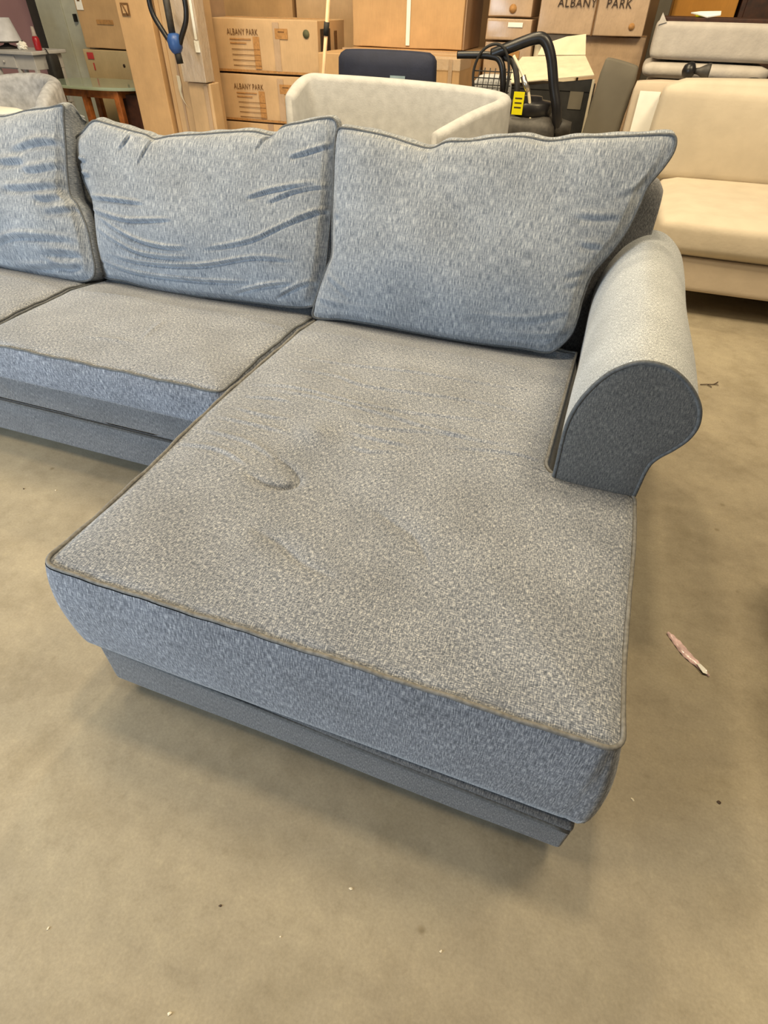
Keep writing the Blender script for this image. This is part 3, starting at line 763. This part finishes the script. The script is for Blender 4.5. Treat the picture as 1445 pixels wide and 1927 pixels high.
# ------------------------------------------------ locker, side table, lamp
t = thing('metal_locker', 'tall grey-green metal locker with a small dark handle, left of the boxes', 'locker', (-5.50, 6.42, 0))
bbox('body', -.36, .0, .0, .5, 0, 1.9, 'metal_grey', t)
s = bbox('door', .004, .20, .012, .032, .02, 1.88, 'metal_grey', t); s.rotation_euler = (0, 0, .35)
bbox('handle', .128, .150, -.002, .046, 1.05, 1.12, 'black_matte', t, bev=.004)
t = thing('side_table', 'small white side table with a drawer and round knob at the left edge', 'table', (-5.36, 5.1, 0))
bbox('top', -.04, .58, -.02, .44, .835, .865, 'white_paint', t, bev=.006)
bbox('apron', 0, .54, .02, .40, .715, .835, 'white_paint', t, bev=.004)
dr = bbox('drawer', .03, .30, .005, .02, .725, .825, 'white_paint', t, bev=.004)
kn = lathe('knob', [(.004, 0), (.012, .006), (.011, .014), (.004, .02)], 'white_paint', dr, 14, (.165, -.017, .775), 'y')
for x in (.02, .30, .52):
    bbox('leg', x-.018, x+.018, .02, .056, 0, .72, 'white_paint', t, bev=.004)
for x in (.02, .52): bbox('leg', x-.018, x+.018, .36, .396, 0, .72, 'white_paint', t, bev=.004)
bbox('shelf', .0, .54, .03, .39, .42, .44, 'white_paint', t, bev=.004)
t = thing('table_lamp', 'lamp with a white shade on the white side table, cut by the left edge', 'lamp', (-5.30, 5.30, .866))
lathe('base', [(.09, 0), (.095, .012), (.03, .03), (.015, .05), (.015, .09)], 'metal_grey_dark', t, 24)
lathe('lamp_shade', [(.155, .055), (.150, .06), (.10, .24), (.097, .24)], 'lamp_shade', t, 32)
lathe('shade_rim', [(.158, .050), (.158, .062)], 'dark_rubber', t, 32)
tis = bpy.data.objects.new
t = thing('paper_tissue', 'crumpled white tissue on the white side table', 'tissue', (-5.05, 5.25, .866))
bm = bmesh.new(); bmesh.ops.create_icosphere(bm, subdivisions=3, radius=.05)
for v in bm.verts: v.co *= random.uniform(.72, 1.1); v.co.z = max(0, v.co.z*.8+.03)
me = bpy.data.meshes.new('sheet'); bm.to_mesh(me); bm.free(); link('sheet', me, 'paper', t)
t = thing('bottle', 'red bottle with a clear neck at the right end of the white side table', 'bottle', (-4.85, 5.25, .866))
lathe('body', [(.030, 0), (.034, .01), (.034, .09), (.024, .11)], 'red_liquid', t, 20)
lathe('neck', [(.024, .11), (.018, .13), (.016, .17), (.012, .185)], 'film', t, 16)
t = thing('bag', 'small black bag hanging beside the white side table', 'bag', (-4.725, 5.25, .62))
slab('pouch', -.02, .05, -.06, .06, 0, .22, 'black_matte', t, r=.02, puff=.005, n=6)
tube('strap', [(-.01, 0, .2), (-.03, 0, .25), (-.045, 0, .26)], .006, 'black_matte', t, 6)
t = thing('tub_chair', 'rounded grey-white tub chair behind the left pillow', 'chair', (-3.99, 4.0, 0))
def wall_sweep(name, path, z0, ztop, th, mat, parent, per=10):
    """upholstered wall following a plan path, rounded top edge; ztop gives the height along it"""
    P = crom(path, per); n = len(P); Z = crom([(z, 0) for z in ztop], per)[:, 0]
    Z = np.interp(np.linspace(0, 1, n), np.linspace(0, 1, len(Z)), Z)
    T = np.gradient(P, axis=0); T /= np.linalg.norm(T, axis=1)[:, None]
    N = np.stack([-T[:, 1], T[:, 0]], 1)
    prof = [(-.5, 0)]+[(-.5, .3), (-.5, .8)]+[(-.5*math.cos(a), 1) for a in np.linspace(0, PI, 9)]+[(.5, .8), (.5, .3), (.5, 0)]
    V = []
    for i in range(n):
        e = min(i, n-1-i)/(n-1); k = 1 if e > .04 else .55+.45*math.sin(e/.04*PI/2)
        for j, (o, h) in enumerate(prof):
            up = 0
            if h == 1:
                a = math.acos(max(-1, min(1, -o*2))); up = math.sin(a)*th*.42
            zt = Z[i]-th*.42
            q = P[i]+N[i]*o*th*k*(1.0+(.10 if 0 < h < 1 else 0))
            V.append((q[0], q[1], z0+(zt-z0)*h+up))
    m = len(prof)
    F = [(i*m+j, i*m+j+1, (i+1)*m+j+1, (i+1)*m+j) for i in range(n-1) for j in range(m-1)]
    F += [(i*m+m-1, i*m, (i+1)*m, (i+1)*m+m-1) for i in range(n-1)]
    F.append(tuple(range(m))[::-1]); F.append(tuple((n-1)*m+j for j in range(m)))
    return pyd(name, V, F, mat, parent)
wall_sweep('shell', [(-.36, -.20), (-.42, -.02), (-.36, .2), (-.05, .32), (.20, .24), (.34, .02), (.40, -.14), (.40, -.22)], .08, [.62, .68, .76, .785, .77, .74, .68, .62], .11, 'grey_boucle', t)
slab('seat', -.34, .34, -.22, .20, .12, .46, 'grey_boucle', t, r=.05, puff=.01, n=8)
for x in (-.28, .28): lathe('foot', [(.02, 0), (.026, .12)], 'black_matte', t, 12, (x, -.12, 0))
for x in (-.2, .2): lathe('foot', [(.02, 0), (.026, .12)], 'black_matte', t, 12, (x, .2, 0))
t = thing('white_stool', 'low white-topped padded stool in front of the grey-white tub chair', 'stool', (-3.90, 3.50, 0))
slab('padded_top', -.34, .32, -.17, .17, .50, .625, 'paper', t, r=.03, puff=.01, n=10)
for x in (-.28, .26):
    for y in (-.12, .12): lathe('leg', [(.016, 0), (.022, .51)], 'wood', t, 12, (x, y, 0))

# ------------------------------------------------ glass-topped wooden table
t = thing('glass_top_table', 'reddish wooden table with a thick green-edged glass top, left of the tall boxes', 'table', (-3.95, 5.02, 0), 0)
ring = [(.59*math.copysign(abs(math.cos(a))**.7, math.cos(a)), .33*math.copysign(abs(math.sin(a))**.9, math.sin(a))) for a in np.linspace(0, 2*PI, 64, endpoint=False)]
def plate(name, ring, z0, z1, mat, parent):
    n = len(ring); V = [(x, y, z0) for x, y in ring]+[(x*1.006, y*1.006, (z0+z1)/2) for x, y in ring]+[(x, y, z1) for x, y in ring]
    F = [tuple(range(n))[::-1], tuple(range(2*n, 3*n))]+[(k*n+i, k*n+(i+1) % n, (k+1)*n+(i+1) % n, (k+1)*n+i) for k in (0, 1) for i in range(n)]
    return pyd(name, V, F, mat, parent, smooth=False)
plate('glass_top', ring, .640, .664, 'glass', t)
bbox('apron', -.33, .36, -.26, -.235, .575, .638, 'wood', t, bev=.003); bbox('apron', -.33, .36, .235, .26, .575, .638, 'wood', t, bev=.003)
bbox('apron', -.34, -.315, -.235, .235, .575, .638, 'wood', t, bev=.003); bbox('apron', .335, .36, -.235, .235, .575, .638, 'wood', t, bev=.003)
for x, y in ((-.32, -.24), (-.32, .24), (.34, -.24), (.34, .24), (-.03, -.24)):
    bbox('leg', x-.028, x+.028, y-.028, y+.028, 0, .636, 'wood', t, bev=.004)
bbox('inner_panel', .22, .50, -.16, .2, .10, .60, 'wood_dark', t, bev=.003)

# ------------------------------------------------ tool with hoop handle
t = thing('hoop_handled_tool', 'black hoop-handled tool with a blue hub, hanging in front of the tall boxes', 'tool', (-2.50, 4.28, .0))
tube('hoop', crom([(-.055, .0, 1.03), (-.10, .0, 1.09), (-.165, .0, 1.19), (-.175, .0, 1.29), (-.14, .0, 1.40), (-.02, .0, 1.46), (.10, .0, 1.40), (.135, .0, 1.28), (.12, .0, 1.17), (.055, .0, 1.07), (.03, .0, 1.03)], 8), .019, 'black_plastic', t, 12)
tube('shaft', [(-.025, .0, 1.04), (-.025, .0, 1.42)], .026, 'dark_rubber', t, 14)
lathe('hub', [(.020, .96), (.036, .975), (.052, 1.0), (.056, 1.05), (.040, 1.085), (.02, 1.09)], 'blue_plastic', t, 20, (-.015, 0, 0))
tube('grip_tube', [(-.010, 0, .985), (-.002, 0, .905)], .026, 'black_matte', t, 14)
tube('hanging_hook', crom([(-.025, .0, 1.40), (-.03, .02, 1.66), (-.05, .12, 1.735), (-.06, .30, 1.725), (-.06, .36, 1.715)], 6), .010, 'black_matte', t, 10)

# ------------------------------------------------ pole, navy chair, white chair
t = thing('broom_pole', 'thin pale pole with a black grip band in front of the printed boxes', 'pole', (-1.30, 3.99, 0))
tube('pole', [(.02, .0, 0), (.10, .0, .55), (.235, .0, 1.42)], .0125, 'pole_wood', t, 12)
tube('grip_band', [(.188, .0, 1.12), (.199, .0, 1.19)], .018, 'black_matte', t, 12)
t = thing('navy_chair', 'navy upholstered low-back chair behind the white armchair, pale blue tag on it', 'chair', (-.77, 4.25, 0))
slab('backrest', -.36, .345, -.04, .08, .45, 1.035, 'navy', t, r=.045, puff=.012, n=14)
slab('seat', -.35, .335, .05, .60, .34, .47, 'navy', t, r=.04, puff=.01, n=8)
for x in (-.30, .29):
    for y in (.02, .52): lathe('leg', [(.014, 0), (.022, .36)], 'wood_dark', t, 12, (x, y, 0))
bbox('tag', .045, .155, -.060, -.055, .872, .912, 'pale_blue_tag', t, bev=0)
bbox('tag_print', .06, .14, -.0615, -.060, .886, .896, 'ink_dark', t, bev=0)
t = thing('white_armchair', 'cream-white curved armchair facing left, right behind the chaise pillow', 'chair', (-.385, 3.35, 0))
wall_sweep('shell', [(-.72, .02), (-.70, .24), (-.52, .29), (-.1, .30), (.28, .28), (.55, .22), (.60, .05), (.50, -.20), (.36, -.46)], .10, [.86, .945, .950, .945, .935, .92, .905, .87, .80], .085, 'white_cloth', t, per=8)
slab('seat', -.60, .42, -.36, .22, .14, .46, 'white_cloth', t, r=.05, puff=.01, n=8)
for x, y in ((-.5, -.25), (.3, -.25), (-.5, .2), (.35, .2)): lathe('foot', [(.02, 0), (.025, .16)], 'wood_dark', t, 12, (x, y, 0))

# ------------------------------------------------ black machine with tubular frame
t = thing('pressure_washer', 'black tubular-framed machine with a domed engine cap, between white armchair and open box', 'machine', (.30, 3.35, 0))
tube('handle_bar', crom([(-.335, -.05, 1.092), (-.26, -.05, 1.095), (-.16, -.05, 1.095), (-.10, -.05, 1.075), (-.07, -.05, .98), (-.05, 0, .70), (-.03, .1, .12)], 8), .017, 'black_plastic', t, 12)
tube('frame_arch', crom([(-.15, -.04, 1.10), (-.05, -.05, 1.135), (.06, -.05, 1.17), (.115, -.05, 1.165), (.16, -.05, 1.10), (.20, -.05, .98), (.245, -.05, .85), (.265, 0, .65), (.27, .08, .12)], 8), .026, 'black_plastic', t, 14)
tube('frame_tube', crom([(-.10, -.02, 1.09), (-.04, -.03, 1.075), (0.0, -.04, 1.0), (.02, -.04, .85), (.03, .0, .5), (.03, .1, .12)], 8), .015, 'dark_rubber', t, 12)
tube('cable_loop', crom([(-.21, -.07, .90), (-.235, -.07, 1.02), (-.20, -.08, 1.11), (-.13, -.09, 1.145), (-.075, -.08, 1.12), (-.045, -.07, 1.04), (-.05, -.06, .90)], 8), .007, 'black_matte', t, 8)
tube('white_hose', crom([(-.03, -.07, 1.10), (.03, -.09, 1.03), (.075, -.10, .96), (.10, -.10, .88), (.12, -.10, .76), (.13, -.08, .50)], 8), .008, 'white_cord', t, 8)
tube('hose_coupling', [(.035, -.09, 1.02), (.075, -.10, .955)], .014, 'chrome', t, 10)
cap = lathe('engine_cap', [(.105, .875), (.115, .89), (.115, .935), (.105, .945), (.06, .95), (.055, .965), (.02, .968)], 'black_plastic', t, 32, (.09, .0, -.035))
slab('engine_body', -.10, .24, -.14, .20, .45, .845, 'dark_rubber', t, r=.06, puff=.01, n=10)
lathe('engine_boss', [(.04, 0), (.045, .02), (.03, .09)], 'dark_rubber', t, 18, (.235, -.02, .80), 'x')
bbox('base_plate', -.12, .30, -.16, .24, .12, .46, 'black_matte', t, bev=.02)
bbox('yellow_tag', .005, .062, -.115, -.110, .855, .955, 'yellow', t, bev=0)
for k in range(3): bbox('tag_print', .015, .052, -.117, -.115, .885+.02*k, .890+.02*k, 'ink_dark', t, bev=0)
for y in (-.15, .24):
    lathe('wheel', [(.04, -.025), (.115, -.022), (.125, -.01), (.125, .01), (.115, .022), (.04, .025)], 'black_matte', t, 28, (-.05, y, .125), 'y')
for y in (-.12, .2): lathe('foot', [(.02, 0), (.03, .13)], 'black_matte', t, 12, (.25, y, 0))
kk = 1.145
for ch in list(t.children):
    for v in ch.data.vertices:
        x, z = v.co.x+t.location.x, v.co.z
        v.co.x = .9+(x-.9)*kk-t.location.x
        if z > .72: v.co.z = 1.316-(1.316-z)*kk
        else: v.co.z = z*(1.316-(1.316-.72)*kk)/.72
t.location.y = 3.90
t = thing('wire_crate', 'black wire crate with white things in it, behind the machine handle', 'crate', (.0, 4.20, .0))
for k in range(8): tube('wire', [(-.15+.035*k, 0, .70), (-.13+.035*k, 0, .98)], .0035, 'black_matte', t, 6)
for k in range(8): tube('wire', [(-.155+.003*k, 0, .71+.036*k), (.105+.003*k, 0, .71+.036*k)], .0035, 'black_matte', t, 6)
bbox('tray', -.16, .13, .01, .20, .0, .70, 'black_matte', t, bev=.01)
slab('white_filling', -.14, .10, .02, .19, .70, .93, 'white_cloth', t, r=.05, puff=.01, n=8)

t = thing('open_carton', 'black open carton with cream-white flaps folded back, right of the machine', 'box', (.06, 4.15, 0))
bbox('carton', 0, .575, 0, .44, 0, .872, 'black_matte', t, bev=.004)
sheet('side_panel', [(-.01, -.005, .86), (.572, -.005, .86), (.572, -.005, .93)], 'black_matte', t, .02)
sheet('flap', [(-.045, -.02, .880), (.575, -.02, .955), (.46, .44, 1.028), (.01, .44, 1.005)], 'cream_board', t, .006)
sheet('flap', [(.12, .45, 1.018), (.46, .45, 1.030), (.43, .53, 1.142), (.30, .52, 1.125), (.14, .50, 1.078)], 'cream_board', t, .006)
bbox('rim', .570, .586, -.008, .0, .0, .93, 'cream_board', t, bev=0)
bbox('printed_picture', .44, .53, -.004, -.001, .76, .87, 'charcoal_cloth', t, bev=0)
t.location = (.055, 4.45, 0)
t = thing('grey_cushion', 'dark grey flat cushion leaning between the open black box and beige sofa', 'cushion', (.69, 4.27, 0))
q = slab('cushion', -.03, .19, .0, .09, .0, 1.05, 'charcoal_cloth', t, r=.02, puff=.008, n=14)
for v in q.data.vertices:
    k = v.co.z; v.co.z -= .19*max(0, v.co.x+.01)*(k > .8); v.co.x += .09*(k-.8)

# ------------------------------------------------ beige sofa at the right
t = thing('beige_sofa', 'beige sofa at the right edge with a white paper on its back frame', 'sofa', (0.93, 3.02, 0))
slab('base', .28, 2.2, .0, 1.2, .13, .315, 'beige_frame', t, r=.03, puff=.004, n=14)
slab('seat_cushion', .27, 2.2, -.03, 1.05, .318, .50, 'beige', t, r=.055, puff=.018, n=20)
fr = slab('back_frame', -.03, 2.2, 1.18, 1.34, .13, .955, 'beige_frame', t, r=.03, puff=.004, n=14)
slab('back_cushion', .155, 2.2, .93, 1.18, .47, .975, 'beige', t, r=.06, puff=.03, n=20)
bbox('paper_sheet', .012, .135, 1.168, 1.172, .40, .905, 'paper', t, bev=0)
for x, y in ((.45, .12), (2.05, .12), (.1, 1.26), (2.05, 1.26)): bbox('foot', x-.03, x+.03, y-.03, y+.03, 0, .135, 'black_matte', t, bev=.004)
t = thing('sofa_section', 'greige upholstered sofa piece on its back, lowest of the greige stack behind the beige sofa', 'sofa', (1.35, 5.0, 0))
slab('block', -.38, .45, 0, .7, .0, .893, 'greige', t, r=.05, puff=.01, n=10)
t = thing('greige_cushion', 'puffy greige cushion squeezed in the middle of the stack behind the beige sofa', 'cushion', (1.33, 4.98, .905))
slab('cushion', -.40, .42, 0, .65, .010, .094, 'greige', t, r=.04, puff=.008, n=14)
t = thing('greige_seat_block', 'thick greige seat block on top of the stack, dark underside up', 'cushion', (1.35, 5.0, 1.012))
slab('block', -.40, .50, 0, .62, .006, .212, 'greige', t, r=.03, puff=.008, n=14)
bbox('dark_underside', -.36, .48, .03, .60, .210, .232, 'wood_dark', t, bev=.003)
sheet('cloth_corner', [(-.40, .0, .19), (-.345, -.002, .205), (-.385, .002, .255)], 'greige', t, .01)
t = thing('plastic_scrap', 'white crumpled plastic scrap lying on the greige seat block', 'scrap', (1.235, 5.05, 1.250))
sheet('scrap', [(-.09, 0, .02), (-.04, .02, .012), (.02, -.01, .0), (.10, .0, .012), (.10, .05, .03), (.03, .05, .028), (-.03, .06, .026)], 'paper', t, .006)
t = thing('tape_roll', 'small yellow tape roll behind the white plastic scrap', 'tape', (1.215, 5.14, 1.245))
lathe('roll', [(.018, 0), (.032, .002), (.034, .015), (.032, .028), (.018, .03)], 'yellow', t, 20)
t = thing('black_fitting', 'glossy black double-cupped fitting on the beige sofa back', 'fitting', (1.20, 4.30, .962))
lathe('ball', [(.004, -.045), (.028, -.038), (.042, -.015), (.045, .0), (.040, .018), (.020, .030)], 'black_plastic', t, 24, (.0, .0, .045), 'x')
lathe('cup', [(.014, .02), (.018, .05), (.030, .075), (.042, .10), (.043, .112), (.036, .110)], 'dark_rubber', t, 24, (.0, .0, .045), 'x')
t = thing('round_lid', 'small flat black lid on the beige sofa back near the right edge', 'lid', (1.57, 4.28, .962))
lathe('disc', [(.045, 0), (.05, .01), (.045, .022), (.02, .028)], 'black_matte', t, 24)

# ------------------------------------------------ near the right edge and on the floor
t = thing('ottoman', 'black padded ottoman at the right picture edge, only its corner in view', 'ottoman', (1.675, .02, 0))
slab('body', 0, .85, 0, .98, .03, .30, 'black_matte', t, r=.03, puff=.004, n=10)
slab('padded_top', -.0, .85, 0, .98, .30, .44, 'black_matte', t, r=.045, puff=.015, n=14)
for x in (.08, .77):
    for y in (.1, .88): bbox('foot', x-.03, x+.03, y-.03, y+.03, 0, .035, 'black_plastic', t, bev=.003)
t = thing('candy_wrapper', 'narrow pink and silver candy wrapper on the bare floor right of the chaise', 'wrapper', (1.405, .612, .001), math.atan2(-.108, .099))
def wrapper():
    V = []; F = []; n, m = 26, 7
    for i in range(n):
        u = i/(n-1); x = -.075+.15*u; w = .0125*math.sin(PI*min(1, u*1.02+.02))**.7*(1.1-.3*u)+.0008
        for j in range(m):
            v = j/(m-1)*2-1
            V.append((x, v*w+.002*math.sin(u*9), .002+.006*(1-v*v)+.0016*math.sin(u*43+v*5)+.001*math.cos(v*9)))
    for i in range(n-1):
        for j in range(m-1): F.append((i*m+j, (i+1)*m+j, (i+1)*m+j+1, i*m+j+1))
    pyd('foil', V, F, 'pink_scrap', t)
    sheet('torn_end', [(.035, -.006, .010), (.062, -.009, .007), (.070, -.001, .006), (.060, .005, .009), (.040, .002, .011)], 'paper', t, .001)
wrapper()
t = thing('twig', 'thin forked dark twig on the floor beyond the rolled arm', 'twig', (1.55, 2.22, .002))
tube('stem', crom([(-.03, -.01, .002), (0, .0, .004), (.03, .015, .003), (.05, .045, .003)], 5), .0022, 'dark_chip', t, 6)
tube('twiglet', [(.0, 0, .004), (.018, -.02, .003)], .0018, 'dark_chip', t, 5)
tube('twiglet', [(.03, .015, .003), (.05, .012, .003)], .0015, 'dark_chip', t, 5)
def chip(x, y, s, mat, label, group='debris chips on the floor'):
    bm = bmesh.new(); bmesh.ops.create_icosphere(bm, subdivisions=1, radius=s)
    for v in bm.verts: v.co = Vector((v.co.x*random.uniform(.5, 1.6), v.co.y*random.uniform(.4, 1.1), max(0, v.co.z*.35+s*.2)))
    me = bpy.data.meshes.new('floor_chip'); bm.to_mesh(me); bm.free()
    o = link('floor_chip', me, mat); o.location = (x, y, .0002); o.rotation_euler = (0, 0, random.uniform(0, 6)); tag(o, label, 'chip', group)
chip(.748, -.209, .0035, 'chip', 'pale chip on the floor below the middle of the chaise front')
chip(.521, -.489, .0042, 'chip', 'white crumb nearest the bottom picture edge')
chip(.231, -.464, .0028, 'chip', 'small white crumb near the bottom left corner')
chip(1.275, .163, .0036, 'chip', 'white sliver right of the front corner of the chaise')
chip(1.457, .223, .0045, 'dark_chip', 'dark chip near the right edge, right of the white sliver')
chip(.944, -.244, .0032, 'chip', 'pale crumb in the bottom middle right of the floor')
chip(.519, -.322, .0030, 'dark_chip', 'dark speck on the floor left of the bottom middle')
chip(-.811, .527, .0045, 'dark_chip', 'dark speck on the floor in front of the left seat base')
chip(-.70, .56, .0032, 'chip', 'pale crumb on the floor by the left seat base')
chip(.652, -.326, .0022, 'chip', 'tiny pale crumb right of the dark speck in the bottom middle')
